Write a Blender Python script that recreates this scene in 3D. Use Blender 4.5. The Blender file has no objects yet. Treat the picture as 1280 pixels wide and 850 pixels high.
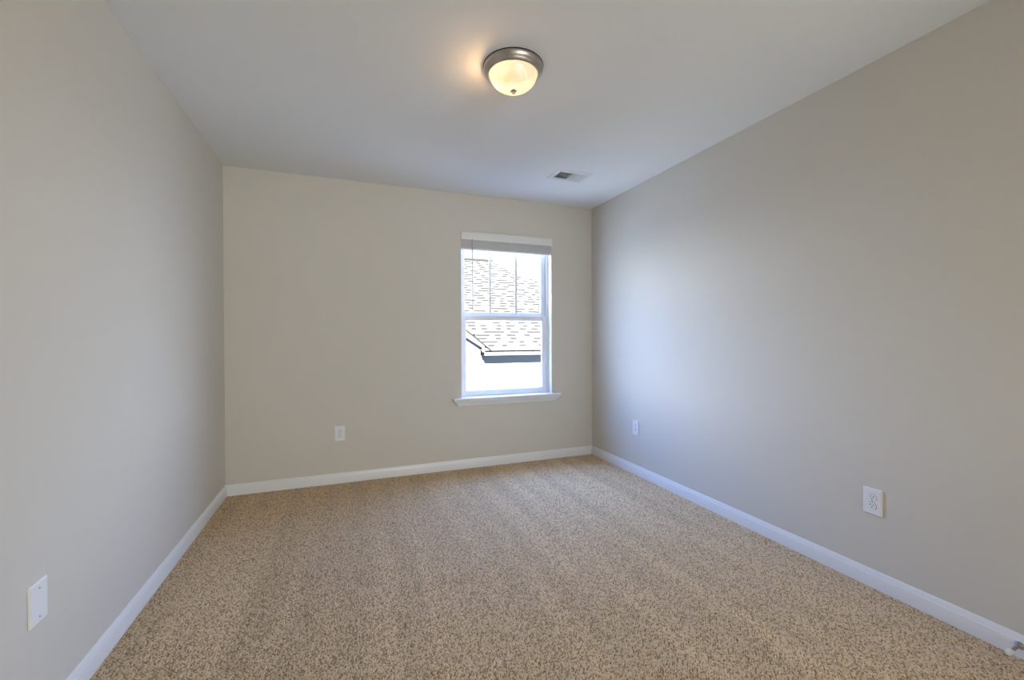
import bpy, math, random
import numpy as np
from mathutils import Matrix, Vector

random.seed(7)
scn = bpy.context.scene
PI = math.pi

# ------------------------------------------------------------------ camera
W, D, H = 3.134, 3.738, 2.44          # room: x 0..W, y Y0..D, z 0..H
Y0 = -0.65
cam_d = bpy.data.cameras.new('camera')
cam = bpy.data.objects.new('camera', cam_d)
scn.collection.objects.link(cam)
scn.camera = cam
cam_d.sensor_fit = 'HORIZONTAL'
cam_d.sensor_width = 36.0
cam_d.lens = 538.96 / 1280 * 36.0
cam_d.clip_start = 0.02
cam_d.clip_end = 300
R2 = Vector((0.9335073, -0.35854072, -0.00355916))
U2 = Vector((0.00598014, 0.00564362, 0.99996619))
FW = Vector((0.35850851, 0.93349703, -0.00741249))
M3 = Matrix((R2, U2, -FW)).transposed()
cam.matrix_world = Matrix.Translation((0.84388, 0.0, 1.16940)) @ M3.to_4x4()

# ------------------------------------------------------------------ colour management
vs = scn.view_settings
vs.view_transform = 'Standard'
vs.look = 'None'
vs.exposure = 0.18
vs.gamma = 1.0
vs.use_curve_mapping = False

# ------------------------------------------------------------------ sky: brightness added towards +y to light the room, dim in view and behind
wd = bpy.data.worlds.new('sky')
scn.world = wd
wd.use_nodes = True
nt = wd.node_tree
nt.nodes.clear()
N = nt.nodes.new
L = nt.links.new
out = N('ShaderNodeOutputWorld')
bg = N('ShaderNodeBackground')
tc = N('ShaderNodeTexCoord')
sep = N('ShaderNodeSeparateXYZ')
L(tc.outputs['Generated'], sep.inputs[0])
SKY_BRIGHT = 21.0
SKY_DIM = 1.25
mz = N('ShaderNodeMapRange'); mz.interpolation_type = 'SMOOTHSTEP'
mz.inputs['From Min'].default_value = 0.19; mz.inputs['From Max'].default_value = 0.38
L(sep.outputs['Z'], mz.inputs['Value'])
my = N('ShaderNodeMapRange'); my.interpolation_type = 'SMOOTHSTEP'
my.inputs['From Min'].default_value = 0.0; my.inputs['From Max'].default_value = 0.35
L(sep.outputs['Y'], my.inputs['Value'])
# the added brightness reaches the horizon to either side of the camera's view
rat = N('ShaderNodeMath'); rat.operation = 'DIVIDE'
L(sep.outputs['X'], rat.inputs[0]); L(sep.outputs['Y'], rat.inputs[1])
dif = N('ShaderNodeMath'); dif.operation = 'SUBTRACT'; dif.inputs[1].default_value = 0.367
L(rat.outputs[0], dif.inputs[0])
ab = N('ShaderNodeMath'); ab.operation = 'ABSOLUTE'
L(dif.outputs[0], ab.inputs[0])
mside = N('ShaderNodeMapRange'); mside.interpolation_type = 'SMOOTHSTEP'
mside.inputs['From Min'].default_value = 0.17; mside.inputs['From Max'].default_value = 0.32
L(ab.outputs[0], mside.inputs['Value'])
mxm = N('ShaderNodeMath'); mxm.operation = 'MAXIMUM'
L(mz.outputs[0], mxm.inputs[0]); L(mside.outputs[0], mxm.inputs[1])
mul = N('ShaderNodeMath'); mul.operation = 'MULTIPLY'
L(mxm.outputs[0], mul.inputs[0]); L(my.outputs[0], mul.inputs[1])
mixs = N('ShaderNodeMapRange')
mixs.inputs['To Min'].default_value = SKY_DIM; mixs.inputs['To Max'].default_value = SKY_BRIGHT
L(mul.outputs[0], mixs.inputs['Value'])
mvx = N('ShaderNodeMapRange'); mvx.interpolation_type = 'SMOOTHSTEP'      # weakened far left, to shape the light on the side walls
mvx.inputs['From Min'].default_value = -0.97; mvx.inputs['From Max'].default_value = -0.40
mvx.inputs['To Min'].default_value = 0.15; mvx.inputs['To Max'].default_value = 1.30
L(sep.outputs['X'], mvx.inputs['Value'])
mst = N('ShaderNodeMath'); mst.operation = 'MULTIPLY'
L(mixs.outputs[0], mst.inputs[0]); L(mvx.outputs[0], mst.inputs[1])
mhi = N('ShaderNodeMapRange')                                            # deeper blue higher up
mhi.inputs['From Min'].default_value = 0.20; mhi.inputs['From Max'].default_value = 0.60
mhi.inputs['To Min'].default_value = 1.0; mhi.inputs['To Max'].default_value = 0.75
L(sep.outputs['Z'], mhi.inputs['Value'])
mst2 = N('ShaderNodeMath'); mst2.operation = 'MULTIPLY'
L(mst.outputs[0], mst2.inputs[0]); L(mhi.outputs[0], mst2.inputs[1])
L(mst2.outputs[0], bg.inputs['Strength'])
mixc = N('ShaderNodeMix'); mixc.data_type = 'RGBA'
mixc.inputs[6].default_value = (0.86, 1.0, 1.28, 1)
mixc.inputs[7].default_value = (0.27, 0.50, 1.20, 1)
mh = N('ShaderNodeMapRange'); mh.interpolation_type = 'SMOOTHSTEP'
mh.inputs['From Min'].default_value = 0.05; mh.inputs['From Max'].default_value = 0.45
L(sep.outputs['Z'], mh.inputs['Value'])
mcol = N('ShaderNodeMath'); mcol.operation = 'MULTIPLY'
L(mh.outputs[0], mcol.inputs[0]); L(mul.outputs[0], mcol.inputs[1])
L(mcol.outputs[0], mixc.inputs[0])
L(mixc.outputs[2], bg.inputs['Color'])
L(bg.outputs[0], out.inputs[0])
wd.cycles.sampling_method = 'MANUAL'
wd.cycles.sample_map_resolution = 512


def light(name, kind, loc, energy, color, rot=None, **kw):
    d = bpy.data.lights.new(name, kind)
    d.energy = energy
    d.color = color
    for k, v in kw.items():
        setattr(d, k, v)
    o = bpy.data.objects.new(name, d)
    scn.collection.objects.link(o)
    o.location = loc
    if rot is not None:
        o.rotation_euler = rot
    return o


# sun: comes over our own roof onto the house next door
SUN_E = 90.0
sun = light('sun', 'SUN', (0, -5, 10), SUN_E, (1.0, 0.93, 0.86), angle=math.radians(0.53))
sun.rotation_euler = Vector((0.26, 0.80, -0.54)).to_track_quat('-Z', 'Y').to_euler()

# portal in the window opening (guides the sky light, emits nothing itself)
por = light('window_portal', 'AREA', (2.2425, D + 0.17, 1.36), 1.0, (1, 1, 1), shape='RECTANGLE', size=0.86, size_y=1.46)
por.rotation_euler = (PI / 2, 0, PI)
por.rotation_euler = Vector((0, -1, 0)).to_track_quat('-Z', 'Y').to_euler()
por.data.cycles.is_portal = True

# fill light added in the unseen hall, shining in through the doorway
HALL_FILL_E = 108.0
hall = light('hall_fill', 'AREA', (2.30, Y0 - 2.3, 1.35), HALL_FILL_E, (0.97, 1.0, 0.99), shape='RECTANGLE', size=1.5, size_y=1.5)
hall.rotation_euler = Vector((-0.60, 1, 0.40)).to_track_quat('-Z', 'Y').to_euler()


# ------------------------------------------------------------------ helpers
class MB:
    def __init__(self):
        self.v = []; self.f = []; self.m = []

    def add(self, vs_, fs_, mi=0):
        b = len(self.v)
        self.v += [tuple(p) for p in vs_]
        self.f += [tuple(i + b for i in q) for q in fs_]
        self.m += [mi] * len(fs_)

    def box(self, x0, x1, y0, y1, z0, z1, mi=0):
        v = [(x0, y0, z0), (x1, y0, z0), (x1, y1, z0), (x0, y1, z0), (x0, y0, z1), (x1, y0, z1), (x1, y1, z1), (x0, y1, z1)]
        self.add(v, [(3, 2, 1, 0), (4, 5, 6, 7), (0, 1, 5, 4), (1, 2, 6, 5), (2, 3, 7, 6), (3, 0, 4, 7)], mi)

    def prism(self, poly, fn, t0, t1, mi=0):
        """poly: 2d outline (a,b); fn(a,b,t)->xyz"""
        n = len(poly)
        v = [fn(a, b, t0) for a, b in poly] + [fn(a, b, t1) for a, b in poly]
        f = [tuple(range(n - 1, -1, -1)), tuple(range(n, 2 * n))]
        f += [(i, (i + 1) % n, n + (i + 1) % n, n + i) for i in range(n)]
        self.add(v, f, mi)

    def loft(self, rings, cap=True, mi=0):
        n = len(rings[0]); v = [p for r in rings for p in r]; f = []
        for k in range(len(rings) - 1):
            for i in range(n):
                f.append((k * n + i, k * n + (i + 1) % n, (k + 1) * n + (i + 1) % n, (k + 1) * n + i))
        if cap:
            f.append(tuple(range(n - 1, -1, -1)))
            f.append(tuple(range((len(rings) - 1) * n, len(rings) * n)))
        self.add(v, f, mi)

    def lathe(self, prof, origin=(0, 0, 0), axis='z', n=48, cap=True, mi=0):
        """prof: (radius, height along axis)"""
        ox, oy, oz = origin; rings = []
        for r, h in prof:
            ring = []
            for i in range(n):
                a = 2 * PI * i / n; c, s = r * math.cos(a), r * math.sin(a)
                if axis == 'z': ring.append((ox + c, oy + s, oz + h))
                elif axis == 'x': ring.append((ox + h, oy + c, oz + s))
                else: ring.append((ox + c, oy + h, oz + s))
            rings.append(ring)
        self.loft(rings, cap, mi)

    def build(self, name, mats, parent=None, smooth=False, bevel=0.0, seg=2, angle=40):
        me = bpy.data.meshes.new(name)
        me.from_pydata(self.v, [], self.f)
        if not isinstance(mats, (list, tuple)): mats = [mats]
        for m in mats: me.materials.append(m)
        me.polygons.foreach_set('material_index', self.m)
        import bmesh
        bm = bmesh.new(); bm.from_mesh(me)
        bmesh.ops.recalc_face_normals(bm, faces=bm.faces[:])
        bm.to_mesh(me); bm.free()
        if smooth:
            me.polygons.foreach_set('use_smooth', [True] * len(me.polygons))
            me.set_sharp_from_angle(angle=math.radians(angle))
        o = bpy.data.objects.new(name, me)
        scn.collection.objects.link(o)
        if parent is not None: o.parent = parent
        if bevel > 0:
            b = o.modifiers.new('bevel', 'BEVEL'); b.width = bevel; b.segments = seg; b.limit_method = 'ANGLE'
            b.angle_limit = math.radians(35)
        return o


def mat(name, color, rough=0.6, metal=0.0, bump=None, var=None, spec=0.5, emit=None, coat=0):
    """bump=(scale,strength,distance) noise; var=(scale, amount) colour noise"""
    m = bpy.data.materials.new(name); m.use_nodes = True
    t = m.node_tree; b = t.nodes['Principled BSDF']
    b.inputs['Base Color'].default_value = (*color, 1)
    b.inputs['Roughness'].default_value = rough
    b.inputs['Metallic'].default_value = metal
    b.inputs['Specular IOR Level'].default_value = spec
    b.inputs['Coat Weight'].default_value = coat
    co = t.nodes.new('ShaderNodeTexCoord')
    if bump:
        n = t.nodes.new('ShaderNodeTexNoise'); n.inputs['Scale'].default_value = bump[0]; n.inputs['Detail'].default_value = 4
        t.links.new(co.outputs['Object'], n.inputs['Vector'])
        bp = t.nodes.new('ShaderNodeBump'); bp.inputs['Strength'].default_value = bump[1]; bp.inputs['Distance'].default_value = bump[2]
        t.links.new(n.outputs['Fac'], bp.inputs['Height']); t.links.new(bp.outputs[0], b.inputs['Normal'])
    if var:
        n = t.nodes.new('ShaderNodeTexNoise'); n.inputs['Scale'].default_value = var[0]; n.inputs['Detail'].default_value = 3
        t.links.new(co.outputs['Object'], n.inputs['Vector'])
        mx = t.nodes.new('ShaderNodeMix'); mx.data_type = 'RGBA'
        mx.inputs[6].default_value = (*[c * (1 - var[1]) for c in color], 1)
        mx.inputs[7].default_value = (*[min(1, c * (1 + var[1])) for c in color], 1)
        t.links.new(n.outputs['Fac'], mx.inputs[0]); t.links.new(mx.outputs[2], b.inputs['Base Color'])
    if emit:
        b.inputs['Emission Color'].default_value = (*emit[0], 1); b.inputs['Emission Strength'].default_value = emit[1]
    return m


M_wall = mat('wall_paint', (0.640, 0.602, 0.53), 0.75, bump=(260, 0.12, 0.001), var=(1.3, 0.012), spec=0.3)
M_ceil = mat('ceiling_paint', (0.82, 0.825, 0.81), 0.9, bump=(160, 0.15, 0.001), var=(1.0, 0.01), spec=0.2)
M_trim = mat('trim_paint', (0.78, 0.78, 0.775), 0.32, var=(6, 0.01))
M_vinyl = mat('window_vinyl', (0.80, 0.81, 0.82), 0.35, var=(8, 0.01))
M_blind = mat('blind_white', (0.74, 0.73, 0.71), 0.45, var=(30, 0.02))
M_cord = mat('blind_cord', (0.70, 0.69, 0.66), 0.8, bump=(900, 0.3, 0.0005))
M_wand = mat('wand_plastic', (0.50, 0.50, 0.49), 0.25, var=(40, 0.03))
M_plate = mat('plate_plastic', (0.82, 0.82, 0.83), 0.28, var=(40, 0.01))
M_slot = mat('outlet_slot_dark', (0.015, 0.013, 0.012), 0.6, var=(80, 0.1))
M_screw = mat('plate_screw', (0.55, 0.55, 0.57), 0.35, metal=0.4, var=(90, 0.05))
M_nickel = mat('brushed_nickel', (0.50, 0.46, 0.42), 0.40, metal=1.0, bump=(300, 0.05, 0.0004), var=(25, 0.08))
M_dark = mat('matte_black', (0.02, 0.02, 0.02), 0.8, var=(50, 0.1))
M_vent = mat('vent_enamel', (0.74, 0.74, 0.72), 0.4, var=(20, 0.015))
M_reflector = mat('dark_reflector', (0.05, 0.045, 0.04), 0.7, var=(20, 0.1))  # set dark so its bounce doesn't white out the bowl
M_duct = mat('duct_metal', (0.05, 0.05, 0.05), 0.7, var=(10, 0.1))
M_stopm = mat('door_stop_metal', (0.36, 0.33, 0.31), 0.35, metal=1.0, var=(60, 0.08))
M_rubber = mat('white_rubber', (0.75, 0.75, 0.74), 0.6, var=(60, 0.02))


def tag(o, label=None, cat=None, group=None, kind=None):
    if label: o['label'] = label
    if cat: o['category'] = cat
    if group: o['group'] = group
    if kind: o['kind'] = kind
    return o


def empty(name, loc):
    o = bpy.data.objects.new(name, None); o.location = loc; o.empty_display_size = 0.05
    scn.collection.objects.link(o)
    return o


# ------------------------------------------------------------------ room shell
T = 0.16
OX0, OX1, OZ0, OZ1 = 1.795, 2.690, 0.600, 2.112      # window opening
# back wall with opening
b = MB()
b.box(-T, OX0, D, D + T, -0.15, H + 0.1); b.box(OX1, W + T, D, D + T, -0.15, H + 0.1)
b.box(OX0, OX1, D, D + T, -0.15, OZ0); b.box(OX0, OX1, D, D + T, OZ1, H + 0.1)
tag(b.build('wall_back', M_wall), kind='structure')
b = MB(); b.box(-T, 0, Y0 - T, D, -0.15, H + 0.1); tag(b.build('wall_left', M_wall), kind='structure')
b = MB(); b.box(W, W + T, Y0 - T, D, -0.15, H + 0.1); tag(b.build('wall_right', M_wall), kind='structure')
# front wall (behind the camera) with a doorway
DX0, DX1, DZ = 0.95, 2.70, 2.10
b = MB(); b.box(0, DX0, Y0 - T, Y0, -0.15, H + 0.1); b.box(DX1, W, Y0 - T, Y0, -0.15, H + 0.1); b.box(DX0, DX1, Y0 - T, Y0, DZ, H + 0.1)
tag(b.build('wall_front', M_wall), kind='structure')
b = MB()
for x0, x1 in ((DX0 - 0.06, DX0), (DX1, DX1 + 0.06)):
    b.box(x0, x1, Y0, Y0 + 0.017, 0.0, DZ)
b.box(DX0 - 0.06, DX1 + 0.06, Y0, Y0 + 0.017, DZ, DZ + 0.06)
tag(b.build('trim_1', M_trim, bevel=0.004), kind='structure')
# short hall beyond the doorway
b = MB(); hy0, hy1 = Y0 - T - 2.5, Y0 - T
b.box(DX0 - 0.7, DX0 - 0.6, hy0, hy1, -0.15, H + 0.1); b.box(DX1 + 0.6, DX1 + 0.7, hy0, hy1, -0.15, H + 0.1)
b.box(DX0 - 0.7, DX1 + 0.7, hy0 - 0.1, hy0, -0.15, H + 0.1)
b.box(DX0 - 0.7, DX1 + 0.7, hy0 - 0.1, hy1, H, H + 0.1); b.box(DX0 - 0.7, DX1 + 0.7, hy0 - 0.1, Y0, -0.15, -0.001)
tag(b.build('wall_hall', M_wall), kind='structure')

# ceiling with the register's hole
VX0, VX1, VY0, VY1 = 2.388, 2.614, 2.965, 3.090
b = MB()
b.box(0, VX0, Y0 - T, D, H, H + 0.1); b.box(VX1, W, Y0 - T, D, H, H + 0.1)
b.box(VX0, VX1, Y0 - T, VY0, H, H + 0.1); b.box(VX0, VX1, VY1, D, H, H + 0.1)
tag(b.build('ceiling', M_ceil), kind='structure')


# ------------------------------------------------------------------ carpet: every tuft is real relief in the floor mesh
def hash2(ix, iy, k):
    h = (ix.astype(np.int64) * 374761393 + iy.astype(np.int64) * 668265263 + k * 1442695041) & 0xffffffff
    h = ((h ^ (h >> 13)) * 1274126177) & 0xffffffff
    h = (h ^ (h >> 16)) & 0xffffffff
    return h.astype(np.float64) / 4294967295.0


def vnoise(x, y, s, k):
    x = x * s; y = y * s; ix = np.floor(x); iy = np.floor(y); fx = x - ix; fy = y - iy
    fx = fx * fx * (3 - 2 * fx); fy = fy * fy * (3 - 2 * fy)
    a = hash2(ix, iy, k); b_ = hash2(ix + 1, iy, k); c = hash2(ix, iy + 1, k); d = hash2(ix + 1, iy + 1, k)
    return (a * (1 - fx) + b_ * fx) * (1 - fy) + (c * (1 - fx) + d * fx) * fy


def build_carpet():
    xs = np.linspace(0, W, 1351)
    ys = [Y0]
    while ys[-1] < D:
        y = ys[-1]
        ys.append(y + (0.010 if y < 0.3 else 0.0023 + 0.0008 * max(0, y - 0.6)))
    ys[-1] = D
    ys = np.array(ys)
    X, Y = np.meshgrid(xs, ys)
    # warp so that the tufts do not sit on a grid
    Xw = X + 0.006 * (vnoise(X, Y, 40, 3) - .5); Yw = Y + 0.006 * (vnoise(X, Y, 40, 4) - .5)
    cell = 0.0060
    cx = np.floor(Xw / cell); cy = np.floor(Yw / cell)
    best = np.full(X.shape, 9.0); second = np.full(X.shape, 9.0); rnd = np.zeros(X.shape); r2_ = np.zeros(X.shape)
    for di in (-1, 0, 1):
        for dj in (-1, 0, 1):
            ix = cx + di; iy = cy + dj
            px = (ix + 0.1 + 0.8 * hash2(ix, iy, 11)) * cell; py = (iy + 0.1 + 0.8 * hash2(ix, iy, 12)) * cell
            d = np.hypot(Xw - px, (Yw - py)) / cell
            r = hash2(ix, iy, 13); q = hash2(ix, iy, 14)
            r = np.where(((ix + iy) % 2 == 0) & (q < 0.62), 0.28 * r, 0.4 + 0.6 * r)   # darker yarn, spaced out, also imitates the shade in the crevices
            m = d < best
            second = np.where(m, best, np.minimum(second, d))
            best = np.where(m, d, best); rnd = np.where(m, r, rnd); r2_ = np.where(m, q, r2_)
    edge = np.clip((second - best) / 0.35, 0, 1)
    dome = np.clip(1 - best * best * 1.1, 0, 1)
    hgt = (0.55 * edge ** 0.6 + 0.45 * dome)
    # vacuum passes lay the pile one way then the other, in strips running up the room
    Xf = X + 0.05 * (vnoise(X, Y, 1.3, 21) - .5) + 0.03 * (Y - 2.0) * (X - 1.5)
    strip = 1.1 * (vnoise(Xf, Y * 0.09, 8.5, 23) - .5) + 0.9 * (vnoise(Xf, Y * 0.05, 17.0, 24) - .5)
    strip = strip + 0.30 * np.sin(Xf * 2 * PI / 0.215 + 1.1 + 3.0 * vnoise(X, X * 0, 1.2, 25))
    strip = np.clip(strip * 2.4, -1, 1) * (0.25 + 0.75 * vnoise(X, Y, 1.4, 22))
    lay = 0.5 + 0.5 * strip
    worn = vnoise(X, Y, 5.0, 31) * 0.6 + vnoise(X, Y, 14.0, 32) * 0.4
    Z = -0.0125 + 0.0125 * hgt * (0.7 + 0.3 * rnd) + 0.0012 * (lay - .5) + 0.002 * (worn - .5)
    ny, nx = X.shape
    co = np.stack([X, Y, Z], -1).reshape(-1, 3).astype(np.float32)
    i = np.arange(ny - 1)[:, None] * nx + np.arange(nx - 1)[None, :]
    q = np.stack([i, i + 1, i + 1 + nx, i + nx], -1).reshape(-1, 4).astype(np.int32)
    me = bpy.data.meshes.new('floor')
    me.vertices.add(len(co)); me.vertices.foreach_set('co', co.ravel())
    me.loops.add(q.size); me.loops.foreach_set('vertex_index', q.ravel())
    me.polygons.add(len(q)); me.polygons.foreach_set('loop_start', (np.arange(len(q)) * 4).astype(np.int32))
    me.update(calc_edges=True)
    me.polygons.foreach_set('use_smooth', np.ones(len(q), bool))
    col = np.zeros((len(co), 4), np.float32)
    col[:, 0] = rnd.ravel(); col[:, 1] = r2_.ravel(); col[:, 2] = lay.ravel(); col[:, 3] = 1
    at = me.color_attributes.new('tuft', 'FLOAT_COLOR', 'POINT'); at.data.foreach_set('color', col.ravel())
    o = bpy.data.objects.new('floor', me); scn.collection.objects.link(o)
    m = bpy.data.materials.new('carpet_yarn'); m.use_nodes = True
    t = m.node_tree; bs = t.nodes['Principled BSDF']
    bs.inputs['Roughness'].default_value = 0.95; bs.inputs['Specular IOR Level'].default_value = 0.1
    bs.inputs['Sheen Weight'].default_value = 0.15
    a = t.nodes.new('ShaderNodeVertexColor'); a.layer_name = 'tuft'
    s = t.nodes.new('ShaderNodeSeparateColor'); t.links.new(a.outputs[0], s.inputs[0])
    cr = t.nodes.new('ShaderNodeValToRGB'); e = cr.color_ramp.elements
    e[0].position = 0.0; e[0].color = (0.25, 0.165, 0.08, 1)
    e[1].position = 1.0; e[1].color = (0.84, 0.65, 0.43, 1)
    k = e.new(0.30); k.color = (0.42, 0.29, 0.15, 1); k = e.new(0.5); k.color = (0.71, 0.51, 0.305, 1)
    t.links.new(s.outputs[0], cr.inputs[0])
    hs = t.nodes.new('ShaderNodeHueSaturation'); mr = t.nodes.new('ShaderNodeMapRange')
    mr.inputs['To Min'].default_value = 0.91; mr.inputs['To Max'].default_value = 1.09
    t.links.new(s.outputs[2], mr.inputs['Value']); t.links.new(mr.outputs[0], hs.inputs['Value'])
    t.links.new(cr.outputs[0], hs.inputs['Color']); t.links.new(hs.outputs[0], bs.inputs['Base Color'])
    no = t.nodes.new('ShaderNodeTexNoise'); no.inputs['Scale'].default_value = 700
    tco = t.nodes.new('ShaderNodeTexCoord'); t.links.new(tco.outputs['Object'], no.inputs['Vector'])
    bp_ = t.nodes.new('ShaderNodeBump'); bp_.inputs['Strength'].default_value = 0.5; bp_.inputs['Distance'].default_value = 0.001
    t.links.new(no.outputs['Fac'], bp_.inputs['Height']); t.links.new(bp_.outputs[0], bs.inputs['Normal'])
    me.materials.append(m)
    tag(o, kind='structure')


build_carpet()
b = MB(); b.box(0, W, Y0, D, -0.15, -0.02)
tag(b.build('floor_slab', M_dark), kind='structure')

# ------------------------------------------------------------------ baseboards (shared moulded profile, a=out of wall, b=up)
BP = [(0, -0.012), (0.013, -0.012), (0.013, 0.053), (0.0122, 0.0555), (0.0098, 0.0570), (0.0094, 0.0595), (0.0070, 0.068), (0.0035, 0.0765), (0, 0.078)]
b = MB(); b.prism(BP, lambda a, z, t: (t, D - a, z), 0, W); tag(b.build('baseboard_back', M_trim, smooth=True, angle=30), kind='structure')
b = MB(); b.prism(BP, lambda a, z, t: (a, t, z), Y0, D); tag(b.build('baseboard_left', M_trim, smooth=True, angle=30), kind='structure')
b = MB(); b.prism(BP, lambda a, z, t: (W - a, t, z), Y0, D); tag(b.build('baseboard_right', M_trim, smooth=True, angle=30), kind='structure')
b = MB(); b.prism(BP, lambda a, z, t: (t, Y0 + a, z), 0, DX0 - 0.06); b.prism(BP, lambda a, z, t: (t, Y0 + a, z), DX1 + 0.06, W)
tag(b.build('baseboard_front', M_trim, smooth=True, angle=30), kind='structure')

# ------------------------------------------------------------------ window (single hung, three lites above, one below)
M_glass = bpy.data.materials.new('window_glass'); M_glass.use_nodes = True
t = M_glass.node_tree; t.nodes.clear()
o_ = t.nodes.new('ShaderNodeOutputMaterial'); tr = t.nodes.new('ShaderNodeBsdfTransparent'); gl = t.nodes.new('ShaderNodeBsdfGlossy')
fr = t.nodes.new('ShaderNodeFresnel'); mx = t.nodes.new('ShaderNodeMixShader'); geo = t.nodes.new('ShaderNodeNewGeometry'); ior = t.nodes.new('ShaderNodeMapRange')   # same thin pane from either face
ior.inputs['To Min'].default_value = 1.4; ior.inputs['To Max'].default_value = 1 / 1.4
t.links.new(geo.outputs['Backfacing'], ior.inputs['Value']); t.links.new(ior.outputs[0], fr.inputs['IOR'])
tr.inputs[0].default_value = (0.97, 0.985, 0.98, 1); gl.inputs['Roughness'].default_value = 0.02
t.links.new(fr.outputs[0], mx.inputs[0]); t.links.new(tr.outputs[0], mx.inputs[1]); t.links.new(gl.outputs[0], mx.inputs[2]); t.links.new(mx.outputs[0], o_.inputs[0])

win = tag(empty('window_1', (2.2425, D, OZ0)), kind='structure')


def wbuild(b, name, m, parent=win, **kw):
    o = b.build(name, m, parent, **kw)
    # coordinates were given in world space; keep them there
    p = parent; off = Vector((0, 0, 0))
    while p is not None:
        off += p.location; p = p.parent
    o.data.transform(Matrix.Translation(-off))
    return o


FY0, FY1 = D + 0.070, D + 0.155
# liner of the opening: painted jambs and head, flush with the plaster
b = MB()
b.box(OX0 - 0.001, OX0 + 0.004, D + 0.001, FY0, 0.61, OZ1); b.box(OX1 - 0.004, OX1 + 0.001, D + 0.001, FY0, 0.61, OZ1)
b.box(OX0, OX1, D + 0.001, FY0, OZ1 - 0.005, OZ1 + 0.001)
wbuild(b, 'jamb_liner', M_trim)
# outer frame with tracks
b = MB()
for s, x in ((1, OX0), (-1, OX1)):
    def bx(a0, a1, y0, y1, z0, z1):
        b.box(min(x + s * a0, x + s * a1), max(x + s * a0, x + s * a1), y0, y1, z0, z1)
    bx(0, 0.012, FY0, FY1, 0.615, OZ1 - 0.005)
    bx(0.012, 0.020, FY0, FY0 + 0.006, 0.615, OZ1 - 0.005)
    bx(0.012, 0.022, D + 0.1075, D + 0.1115, 1.36, OZ1 - 0.005)
    bx(0.012, 0.028, D + 0.148, FY1, 0.615, OZ1 - 0.005)
b.box(OX0, OX1, FY0, FY1, OZ1 - 0.035, OZ1 - 0.005)
b.box(OX0, OX1, FY0 + 0.004, FY1, 0.600, 0.632)
wbuild(b, 'window_frame', M_vinyl, bevel=0.0012)


def sash(name, x0, x1, z0, z1, y0, y1, st, rt, rb, muntins=()):
    b = MB()
    b.box(x0, x0 + st, y0, y1, z0, z1); b.box(x1 - st, x1, y0, y1, z0, z1)
    b.box(x0 + st, x1 - st, y0, y1, z0, z0 + rb); b.box(x0 + st, x1 - st, y0, y1, z1 - rt, z1)
    # glazing bead stepping down to the glass
    gx0, gx1, gz0, gz1 = x0 + st, x1 - st, z0 + rb, z1 - rt; e = 0.006; yb = y0 + 0.008
    b.box(gx0, gx0 + e, yb, y1 - 0.004, gz0, gz1); b.box(gx1 - e, gx1, yb, y1 - 0.004, gz0, gz1)
    b.box(gx0, gx1, yb, y1 - 0.004, gz0, gz0 + e); b.box(gx0, gx1, yb, y1 - 0.004, gz1 - e, gz1)
    s = wbuild(b, name, M_vinyl, bevel=0.0015)
    g = MB(); g.box(gx0 + e * .5, gx1 - e * .5, y0 + 0.017, y0 + 0.0205, gz0 + e * .5, gz1 - e * .5); wbuild(g, 'glass_pane', M_glass, s)
    for mxx in muntins:
        g = MB(); g.box(mxx - 0.0115, mxx + 0.0115, y0 + 0.011, y0 + 0.0165, gz0 + e, gz1 - e)
        wbuild(g, 'muntin', M_vinyl, s, bevel=0.002)
    return s


lower = sash('lower_sash', 1.808, 2.677, 0.628, 1.366, D + 0.077, D + 0.106, 0.050, 0.036, 0.046)
upper = sash('upper_sash', 1.808, 2.677, 1.352, OZ1 - 0.036, D + 0.113, D + 0.142, 0.044, 0.042, 0.042, (2.108, 2.371))
# sash locks on the meeting rail
for lx in (2.03, 2.455):
    b = MB(); b.box(lx - 0.022, lx + 0.022, D + 0.084, D + 0.106, 1.366, 1.371)
    b.lathe([(0.009, 0), (0.009, 0.006), (0.007, 0.008)], (lx, D + 0.097, 1.371), n=20); b.box(lx - 0.004, lx + 0.022, D + 0.088, D + 0.095, 1.373, 1.378)
    wbuild(b, 'sash_lock', M_vinyl, win, bevel=0.001)
# stool and mitred apron moulding
b = MB()
prof = [(-0.036, 0.608), (-0.0405, 0.612), (-0.0415, 0.617), (-0.0395, 0.6225), (-0.035, 0.626)]
b.prism(prof + [(0.0, 0.626), (0.0, 0.608)], lambda a, z, t_: (t_, D + a, z), 2.2425 - 0.527, 2.2425 + 0.526)
b.box(OX0, OX1, D, FY0 + 0.01, 0.608, 0.626)
wbuild(b, 'window_stool', M_trim, smooth=True, angle=35)
b = MB(); rings = []
for z, outw in ((0.608, 0.034), (0.601, 0.0335), (0.592, 0.029), (0.582, 0.022), (0.574, 0.017), (0.566, 0.0145), (0.560, 0.0140), (0.556, 0.012)):
    hw = 0.482 + (outw - 0.012) * 1.75
    rings.append([(2.2425 - hw, D, z), (2.2425 - hw, D - outw, z), (2.2425 + hw, D - outw, z), (2.2425 + hw, D, z)])
b.loft(rings)
wbuild(b, 'window_apron', M_trim, smooth=True, angle=40)

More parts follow.
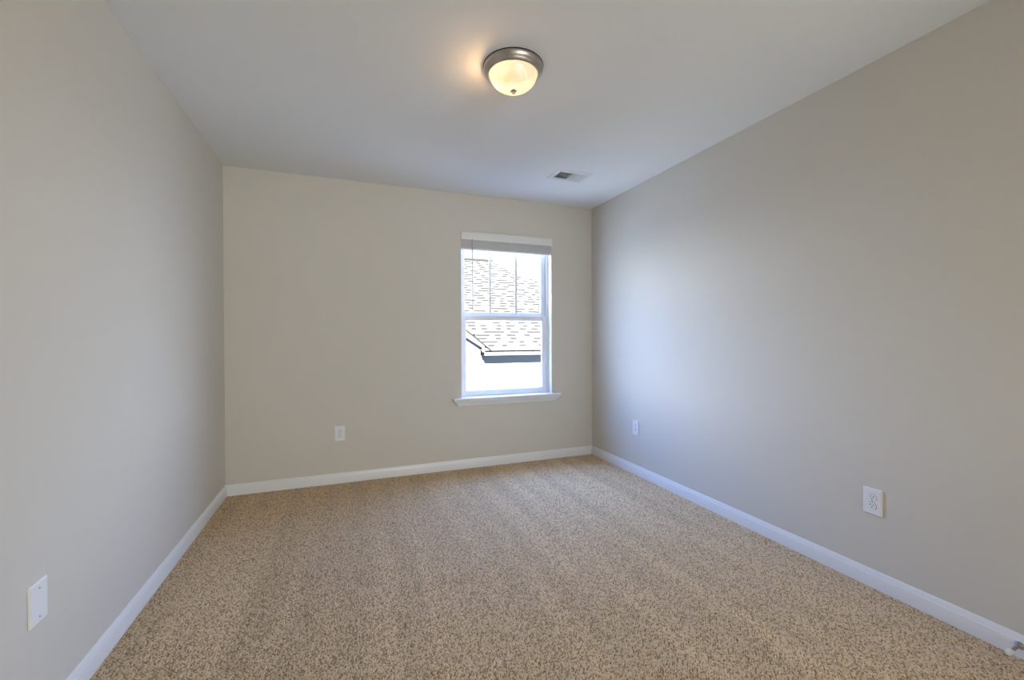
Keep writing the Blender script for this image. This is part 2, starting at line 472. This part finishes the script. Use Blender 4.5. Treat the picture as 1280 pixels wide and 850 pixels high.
# ------------------------------------------------------------------ blind, drawn right up
blind = tag(empty('window_blind', (2.2425, D + 0.02, 2.108)), 'white horizontal blind drawn up tight under its valance at the window top', 'blind')
b = MB()
vp = [(-0.013, 2.036), (-0.010, 2.034), (-0.004, 2.034), (-0.004, 2.106), (-0.010, 2.109), (-0.015, 2.106), (-0.016, 2.098), (-0.013, 2.092), (-0.013, 2.045)]
b.prism(vp, lambda a, z, t_: (t_, D + a, z), OX0 + 0.001, OX1 + 0.001)
b.box(OX0 + 0.001, OX0 + 0.009, D - 0.008, D + 0.045, 2.036, 2.107); b.box(OX1 - 0.009, OX1 - 0.001, D - 0.008, D + 0.045, 2.036, 2.105)
wbuild(b, 'valance', M_blind, blind, smooth=True, angle=30)
b = MB(); b.box(OX0 + 0.012, OX1 - 0.012, D + 0.006, D + 0.050, 2.052, 2.100); wbuild(b, 'headrail', M_blind, blind, bevel=0.002)
z = 2.049
for i in range(24):
    b = MB(); j = random.uniform(-0.0012, 0.0012); jx = random.uniform(-0.001, 0.001)
    pr_ = [(0.002 + j, z), (0.027 + j, z + 0.0012), (0.052 + j, z), (0.052 + j, z - 0.0022), (0.027 + j, z - 0.001), (0.002 + j, z - 0.0022)]
    b.prism(pr_, lambda a, zz, t_: (t_, D + a, zz), OX0 + 0.006 + jx, OX1 - 0.010 + jx)
    wbuild(b, 'slat', M_blind, blind)
    z -= 0.0034
b = MB(); b.box(OX0 + 0.005, OX1 - 0.009, D + 0.001, D + 0.053, z - 0.016, z + 0.0005); wbuild(b, 'bottom_rail', M_blind, blind, bevel=0.003)
zb = z - 0.016
for cx_ in (1.93, 2.2425, 2.555):
    b = MB(); b.box(cx_ - 0.001, cx_ + 0.001, D - 0.0015, D + 0.0005, zb, 2.055); wbuild(b, 'ladder_cord', M_cord, blind)
b = MB()
b.lathe([(0.0056, 0), (0.0060, 0.010), (0.0052, 0.016), (0.0050, 0.60), (0.0036, 0.612), (0.0036, 0.634)], (1.8985, D - 0.022, 1.408), n=10)
wand = wbuild(b, 'tilt_wand', M_wand, blind, smooth=True); tag(wand, 'thin grey tilt wand')
b = MB(); b.lathe([(0.0025, 0), (0.0045, 0.004), (0.0045, 0.014), (0.002, 0.018)], (1.8985, D - 0.022, 2.026), n=12); wbuild(b, 'wand_hook', M_wand, wand)

# ------------------------------------------------------------------ wall plates (local frame: x along wall, y out of wall, z up)
def plate_mesh():
    b = MB(); w, h, d = 0.039, 0.061, 0.0065; e = 0.004
    r0 = [(-w, 0, -h), (w, 0, -h), (w, 0, h), (-w, 0, h)]
    r1 = [(-w, d * .45, -h), (w, d * .45, -h), (w, d * .45, h), (-w, d * .45, h)]
    r2 = [(-w + e, d, -h + e), (w - e, d, -h + e), (w - e, d, h - e), (-w + e, d, h - e)]
    b.loft([r0, r1, r2]); return b


def round_rect(w, h, r, n=6):
    p = []
    for cx_, cz_, a0 in ((w - r, h - r, 0), (-w + r, h - r, 90), (-w + r, -h + r, 180), (w - r, -h + r, 270)):
        for i in range(n + 1):
            a = math.radians(a0 + 90 * i / n); p.append((cx_ + r * math.cos(a), cz_ + r * math.sin(a)))
    return p


def screw(parent, z, y=0.0065):
    b = MB(); b.lathe([(0.0034, y - 0.001), (0.0034, y + 0.0006), (0.0022, y + 0.0013)], (0, 0, z), axis='y', n=16)
    s = b.build('screw', M_screw, parent, smooth=True)
    c = MB(); c.box(-0.0026, 0.0026, y + 0.0012, y + 0.0016, z - 0.0004, z + 0.0004); c.build('screw_slot', M_slot, s)


def make_outlet():
    root = empty('wall_outlet', (0, 0, 0))
    plate_mesh().build('cover_plate', M_plate, root, bevel=0.0008)
    for cz in (0.0195, -0.0195):
        b = MB(); out_ = []
        for i in range(40):   # duplex face: circle with flattened top and bottom
            a = 2 * PI * i / 40; x_ = 0.0172 * math.cos(a); z_ = max(-0.0142, min(0.0142, 0.0172 * math.sin(a)))
            out_.append((x_, z_))
        b.prism([(x_ * 1.04, z_ * 1.05) for x_, z_ in out_], lambda a, c, t_: (a, t_, c + cz), 0.005, 0.0067, mi=1)
        b.prism(out_, lambda a, c, t_: (a, t_, c + cz), 0.005, 0.0088, mi=0)
        r_ = b.build('receptacle', [M_plate, M_slot], root)
        for sx, hh in ((-0.0064, 0.0042), (0.0064, 0.0034)):
            b = MB(); b.box(sx - 0.0012, sx + 0.0012, 0.0082, 0.0090, cz + 0.0045 - hh, cz + 0.0045 + hh); b.build('slot', M_slot, r_)
        b = MB(); b.prism([(0.0026 * math.cos(2 * PI * i / 16), max(-0.0026, 0.0026 * math.sin(2 * PI * i / 16)) - 0.0072) for i in range(16)], lambda a, c, t_: (a, t_, c + cz), 0.0082, 0.0090)
        b.build('ground_hole', M_slot, r_)
    screw(root, 0.0)
    return root


def copy_tree(o, parent=None):
    c = o.copy(); scn.collection.objects.link(c)
    if parent is not None: c.parent = parent
    for ch in list(o.children): copy_tree(ch, c)
    return c


o1 = make_outlet()
o2 = copy_tree(o1); o3 = copy_tree(o1)
G = 'duplex wall outlets'
o1.location = (0.7885, D, 0.3945); o1.rotation_euler = (0, 0, PI)
tag(o1, 'white duplex outlet low on the back wall, left of the window', 'outlet', G)
o2.location = (W, 3.035, 0.3945); o2.rotation_euler = (0, 0, PI / 2)
tag(o2, 'white duplex outlet on the right wall near the back corner', 'outlet', G)
o3.location = (W, 1.270, 0.396); o3.rotation_euler = (0, 0, PI / 2)
tag(o3, 'white duplex outlet on the right wall, largest and nearest of the outlets', 'outlet', G)
bl = empty('blank_wall_plate', (0, 1.659, 0.4035)); bl.rotation_euler = (0, 0, -PI / 2)
plate_mesh().build('cover_plate', M_plate, bl, bevel=0.0008)
screw(bl, 0.0418); screw(bl, -0.0418)
tag(bl, 'blank white cover plate with two screws, low on the left wall', 'wall plate')

# ------------------------------------------------------------------ ceiling light
LX, LY = 1.585, 1.900
lamp = tag(empty('ceiling_light', (LX, LY, H)), 'flush brushed nickel ceiling light with glowing swirled glass bowl', 'ceiling light')
b = MB(); b.lathe([(0.1405, 0.0), (0.1412, -0.002), (0.1405, -0.0035)], n=96); b.build('gasket', M_dark, lamp, smooth=True)  # near-black ring where the pan meets the ceiling
b = MB()
b.lathe([(0.1385, -0.0030), (0.1398, -0.006), (0.1390, -0.012), (0.1365, -0.020), (0.1325, -0.026), (0.1290, -0.0285), (0.1275, -0.0320),
         (0.1235, -0.0370), (0.1185, -0.0405), (0.1155, -0.0410), (0.1140, -0.0390), (0.1130, -0.0300), (0.1110, -0.0080)], n=96, cap=False)
pan = b.build('pan', M_nickel, lamp, smooth=True, angle=60)
b = MB(); b.lathe([(0.0005, -0.006), (0.1115, -0.006), (0.1115, -0.0075), (0.0005, -0.0075)], n=64); b.build('reflector', M_reflector, lamp, smooth=True)

# alabaster glass bowl: lets part of the bulbs' light through and glows
M_bowl = bpy.data.materials.new('alabaster_glass'); M_bowl.use_nodes = True
t = M_bowl.node_tree; t.nodes.clear()
oo = t.nodes.new('ShaderNodeOutputMaterial')
df = t.nodes.new('ShaderNodeBsdfTranslucent'); trn = t.nodes.new('ShaderNodeBsdfTransparent'); em = t.nodes.new('ShaderNodeEmission'); gls = t.nodes.new('ShaderNodeBsdfGlossy')
gls.inputs['Roughness'].default_value = 0.15
nz = t.nodes.new('ShaderNodeTexNoise'); nz.inputs['Scale'].default_value = 9; nz.inputs['Detail'].default_value = 5; nz.inputs['Distortion'].default_value = 2.2
co_ = t.nodes.new('ShaderNodeTexCoord'); t.links.new(co_.outputs['Object'], nz.inputs['Vector'])
cr = t.nodes.new('ShaderNodeValToRGB'); cr.color_ramp.elements[0].position = 0.35; cr.color_ramp.elements[1].position = 0.68
cr.color_ramp.elements[0].color = (1.0, 0.68, 0.40, 1); cr.color_ramp.elements[1].color = (1.0, 0.88, 0.66, 1)
t.links.new(nz.outputs['Fac'], cr.inputs[0]); t.links.new(cr.outputs[0], em.inputs['Color']); df.inputs['Color'].default_value = (0.035, 0.028, 0.018, 1)
em.inputs['Strength'].default_value = 0.80
trn.inputs['Color'].default_value = (0.50, 0.44, 0.36, 1)
m1 = t.nodes.new('ShaderNodeMixShader'); m1.inputs[0].default_value = 0.5
ad = t.nodes.new('ShaderNodeAddShader'); m2 = t.nodes.new('ShaderNodeMixShader'); m2.inputs[0].default_value = 0.04
t.links.new(df.outputs[0], m1.inputs[1]); t.links.new(trn.outputs[0], m1.inputs[2])
t.links.new(m1.outputs[0], m2.inputs[1]); t.links.new(gls.outputs[0], m2.inputs[2])
t.links.new(m2.outputs[0], ad.inputs[0]); t.links.new(em.outputs[0], ad.inputs[1]); t.links.new(ad.outputs[0], oo.inputs[0])
b = MB(); prof = []
for i in range(22):
    a = (PI / 2) * i / 21
    prof.append((max(0.0004, 0.1125 * math.cos(a) ** 0.92), -0.034 - 0.078 * math.sin(a)))
b.lathe(prof, n=96, cap=False)
tag(b.build('glass_bowl', M_bowl, lamp, smooth=True, angle=80), 'swirled off-white glass bowl, lit')
b = MB(); b.lathe([(0.0120, -0.1085), (0.0155, -0.1115), (0.0150, -0.1150), (0.0110, -0.1185), (0.0075, -0.1200), (0.0070, -0.1220), (0.0062, -0.1250), (0.0035, -0.1268), (0.0005, -0.1272)], n=32)
b.build('finial', M_nickel, lamp, smooth=True)
BULB = 3.3
for i, (dx, dy) in enumerate(((-0.068, 0.024), (0.050, -0.020))):
    bl_ = light('bulb', 'POINT', (dx, dy, -0.072), BULB * (1.7 if i == 0 else 0.15), (1.0, 0.62, 0.30), shadow_soft_size=0.028)
    bl_.parent = lamp

# ------------------------------------------------------------------ ceiling register
vent = tag(empty('ceiling_vent', (2.501, 3.0275, H)), 'white two-way louvered air register in the ceiling near the window', 'air vent')


def vb(b, name, m, parent=vent, **kw):
    return wbuild(b, name, m, parent, **kw)


b = MB(); ex0, ex1, ey0, ey1 = 2.346, 2.656, 2.922, 3.133
def ring4(x0, x1, y0, y1, z_): return [(x0, y0, z_), (x1, y0, z_), (x1, y1, z_), (x0, y1, z_)]
b.loft([ring4(ex0, ex1, ey0, ey1, H), ring4(ex0, ex1, ey0, ey1, H - 0.0015), ring4(ex0 + .006, ex1 - .006, ey0 + .006, ey1 - .006, H - 0.006),
        ring4(VX0 - .004, VX1 + .004, VY0 - .004, VY1 + .004, H - 0.007), ring4(VX0, VX1, VY0, VY1, H - 0.004), ring4(VX0, VX1, VY0, VY1, H + 0.018)], cap=False)
vb(b, 'face_frame', M_vent)
b = MB(); b.box(2.4985, 2.5035, VY0, VY1, H - 0.006, H + 0.012); vb(b, 'divider_bar', M_vent)
nsl = 13
for side in (0, 1):
    for i in range(nsl):
        x_ = (VX0 if side == 0 else 2.5035) + 0.0045 + i * 0.0083
        lean = 0.0065 if side == 0 else -0.0065     # the two banks throw air opposite ways
        b = MB()
        q = [(x_ - lean * .5, H - 0.004), (x_ + lean * .5, H + 0.006), (x_ + lean * .5 + 0.0008, H + 0.006), (x_ - lean * .5 + 0.0008, H - 0.004)]
        b.prism(q, lambda a, c, t_: (a, t_, c), VY0, VY1)
        vb(b, 'louver', M_vent)
for yy in (VY0 + 0.042, VY0 + 0.084):
    b = MB(); b.box(VX0, VX1, yy - 0.0008, yy + 0.0008, H - 0.001, H + 0.005); vb(b, 'cross_wire', M_vent)
b = MB(); b.box(VX0 - .002, VX1 + .002, VY0 - .002, VY0, H + 0.02, H + 0.2); b.box(VX0 - .002, VX1 + .002, VY1, VY1 + .002, H + 0.02, H + 0.2)
b.box(VX0 - .002, VX0, VY0, VY1, H + 0.02, H + 0.2); b.box(VX1, VX1 + .002, VY0, VY1, H + 0.02, H + 0.2); b.box(VX0, VX1, VY0, VY1, H + 0.198, H + 0.2)
vb(b, 'duct_boot', M_duct)
for sx in (2.362, 2.640):
    b = MB(); b.lathe([(0.0035, -0.0075), (0.0035, -0.0040)], (sx, 3.0275, H), n=14); vb(b, 'screw', M_screw)

# ------------------------------------------------------------------ door stop on the right baseboard
ds = tag(empty('door_stop', (W - 0.013, 0.794, 0.042)), 'metal door stop with white rubber tip on the right baseboard', 'door stop')
b = MB(); b.lathe([(0.0005, 0.0), (0.0135, 0.0), (0.0135, -0.002), (0.0115, -0.005), (0.0075, -0.011), (0.0052, -0.016), (0.0005, -0.016)], axis='x', n=28); b.build('flange', M_stopm, ds, smooth=True)
b = MB(); b.lathe([(0.0055, -0.014), (0.0050, -0.030), (0.0050, -0.068)], axis='x', n=20); b.build('rod', M_stopm, ds, smooth=True)
b = MB(); b.lathe([(0.0065, -0.063), (0.0092, -0.065), (0.0098, -0.071), (0.0095, -0.082), (0.0075, -0.087), (0.0005, -0.089)], axis='x', n=24); tag(b.build('rubber_tip', M_rubber, ds, smooth=True), 'white rubber tip')
ds.rotation_euler = (0, math.radians(-3), 0)

# ------------------------------------------------------------------ outside: the house next door and the unseen ground
M_shin = mat('asphalt_shingle', (0.052, 0.051, 0.052), 0.9, var=(9, 0.15))
M_shin2 = mat('asphalt_shingle_dark', (0.046, 0.045, 0.046), 0.9, var=(9, 0.15))
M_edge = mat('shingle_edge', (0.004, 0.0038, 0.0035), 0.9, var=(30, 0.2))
M_side = mat('lap_siding', (0.090, 0.095, 0.100), 0.7, var=(4, 0.03))
M_fas = mat('fascia_paint', (0.085, 0.085, 0.085), 0.5, var=(4, 0.02))
M_ground = mat('bounce_ground', (0.25, 0.31, 0.38), 0.9, var=(3, 0.05), bump=(60, 0.5, 0.005))  # unseen ground, toned to bounce bluish light up into the room
b = MB(); b.box(-60, 90, D + 0.9, 110, -3.05, -3.0); tag(b.build('ground', M_ground), kind='structure')

PT = 0.667
nh = tag(empty('neighbour_house', (4, 9.3, -3.0)), 'neighbouring house with shingled roof and pale siding seen through the window', 'house')
EY, EZ = 9.0, 0.885
RY, RZ = 13.02, 0.885 + (13.02 - 9.0) * PT
HX = 5.13                                  # right end of the ridge
ridge_x0 = 0.3
def roof_z(y): return EZ + (y - EY) * PT
# walls with lap siding relief
b = MB(); zz = -3.0
while zz < 1.0:
    z1 = min(zz + 0.18, 1.0)
    q = [(9.3, zz), (9.3 - 0.012, zz), (9.3 - 0.002, z1), (9.3, z1)]
    b.prism(q, lambda a, c, t_: (t_, a, c), 0.6, 9.0)
    zz = z1
b.box(0.6, 9.0, 9.3, 16.5, -3.0, 0.70)
b.prism([(9.3, 0.7), (16.5, 0.7), (RY, RZ - 0.1)], lambda a, c, t_: (t_, a, c), 0.6, 0.75)
# gable infill
b.prism([(1.12, -3.0), (3.60, -3.0), (3.60, 0.96), (2.36, 1.80), (1.12, 0.96)], lambda a, c, t_: (a, t_, c), 9.12, 9.32)
wbuild(b, 'wall', M_side, nh)
# main roof deck (thin slab) and hip
th = 0.02
deck = [(3.60, EY, EZ), (HX + (RY - EY), EY, EZ), (HX, RY, RZ), (ridge_x0, RY, RZ), (ridge_x0, 9.6, roof_z(9.6)), (3.60, 9.6, roof_z(9.6))]
dn = len(deck)
b = MB()
b.add([(x, y, z_ - 0.012) for x, y, z_ in deck] + [(x, y, z_ - 0.05) for x, y, z_ in deck], [tuple(range(dn)), tuple(range(2 * dn - 1, dn - 1, -1))] + [(i, (i + 1) % dn, dn + (i + 1) % dn, dn + i) for i in range(dn)])
# hip end and rear slope
e2 = 2 * RY - EY
b.add([(HX + (RY - EY), EY, EZ), (HX + (RY - EY), e2, EZ), (HX, RY, RZ)], [(0, 1, 2)])
b.add([(ridge_x0, e2, EZ), (HX + (RY - EY), e2, EZ), (HX, RY, RZ), (ridge_x0, RY, RZ)], [(0, 1, 2, 3)])
wbuild(b, 'roof_deck', M_shin, nh)
b = MB(); nc = 35; sl = math.hypot(1, PT); run = (RY - EY) / nc
for i in range(nc):
    y0 = EY + i * run; y1 = y0 + run * 1.02
    xmax = HX + (RY - y0) - run * .5; hi = random.random() < 0.5
    x = (0.6 if y0 > 9.6 else 3.60) + (random.uniform(-.3, 0) if y0 > 9.6 else 0)
    while x < xmax:
        w = random.choice((0.12, 0.15, 0.18, 0.22)); x1 = min(x + w, xmax)
        hi = (not hi) if random.random() < 0.8 else hi
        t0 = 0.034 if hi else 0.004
        za, zb_ = roof_z(y0), roof_z(y1)
        v = [(x, y0, za - 0.012), (x1, y0, za - 0.012), (x1, y0 , za + t0), (x, y0, za + t0), (x1, y1, zb_ - 0.004), (x, y1, zb_ - 0.004)]
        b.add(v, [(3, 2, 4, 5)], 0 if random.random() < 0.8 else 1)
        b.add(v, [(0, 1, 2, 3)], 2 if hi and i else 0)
        x = x1
tag(wbuild(b, 'shingles', [M_shin, M_shin2, M_edge], nh), 'rows of shingles')
# ridge vent
b = MB(); b.box(ridge_x0, HX + 0.05, RY - 0.05, RY + 0.10, RZ - 0.005, RZ + 0.045); wbuild(b, 'ridge_vent', M_edge, nh)
# main eave: fascia and soffit
b = MB(); b.box(3.66, HX + 3.9, EY, EY + 0.03, 0.760, 0.872); b.box(3.66, HX + 3.9, EY + 0.03, 9.3, 0.762, 0.775); wbuild(b, 'eave_fascia', M_fas, nh, bevel=0.004)
# cross gable: roof slab, drip edge, rake board
PX, PZ = 2.36, 2.027
def gz(x): return PZ - abs(x - PX) * 0.785
xe = 3.81
b = MB()
for s in (1, -1):
    xa, xb = PX, PX + s * (xe - PX)
    b.prism([(xa, gz(xa)), (xb, gz(xb)), (xb, gz(xb) - 0.03), (xa, gz(xa) - 0.03)], lambda a, c, t_: (a, t_, c), 8.97, 11.5)
wbuild(b, 'gable_roof', M_edge, nh)
b = MB()
for s in (1, -1):
    xa, xb = PX, PX + s * (3.66 - PX)
    b.prism([(xa, gz(xa) - 0.03), (xb, gz(xb) - 0.02), (xb, 0.90), (xa, 1.73)], lambda a, c, t_: (a, t_, c), 9.0, 9.03)
    b.prism([(xa, 1.80), (xb, 0.97), (xb, 0.96), (xa, 1.79)], lambda a, c, t_: (a, t_, c), 9.03, 9.13)
wbuild(b, 'rake_board', M_fas, nh)
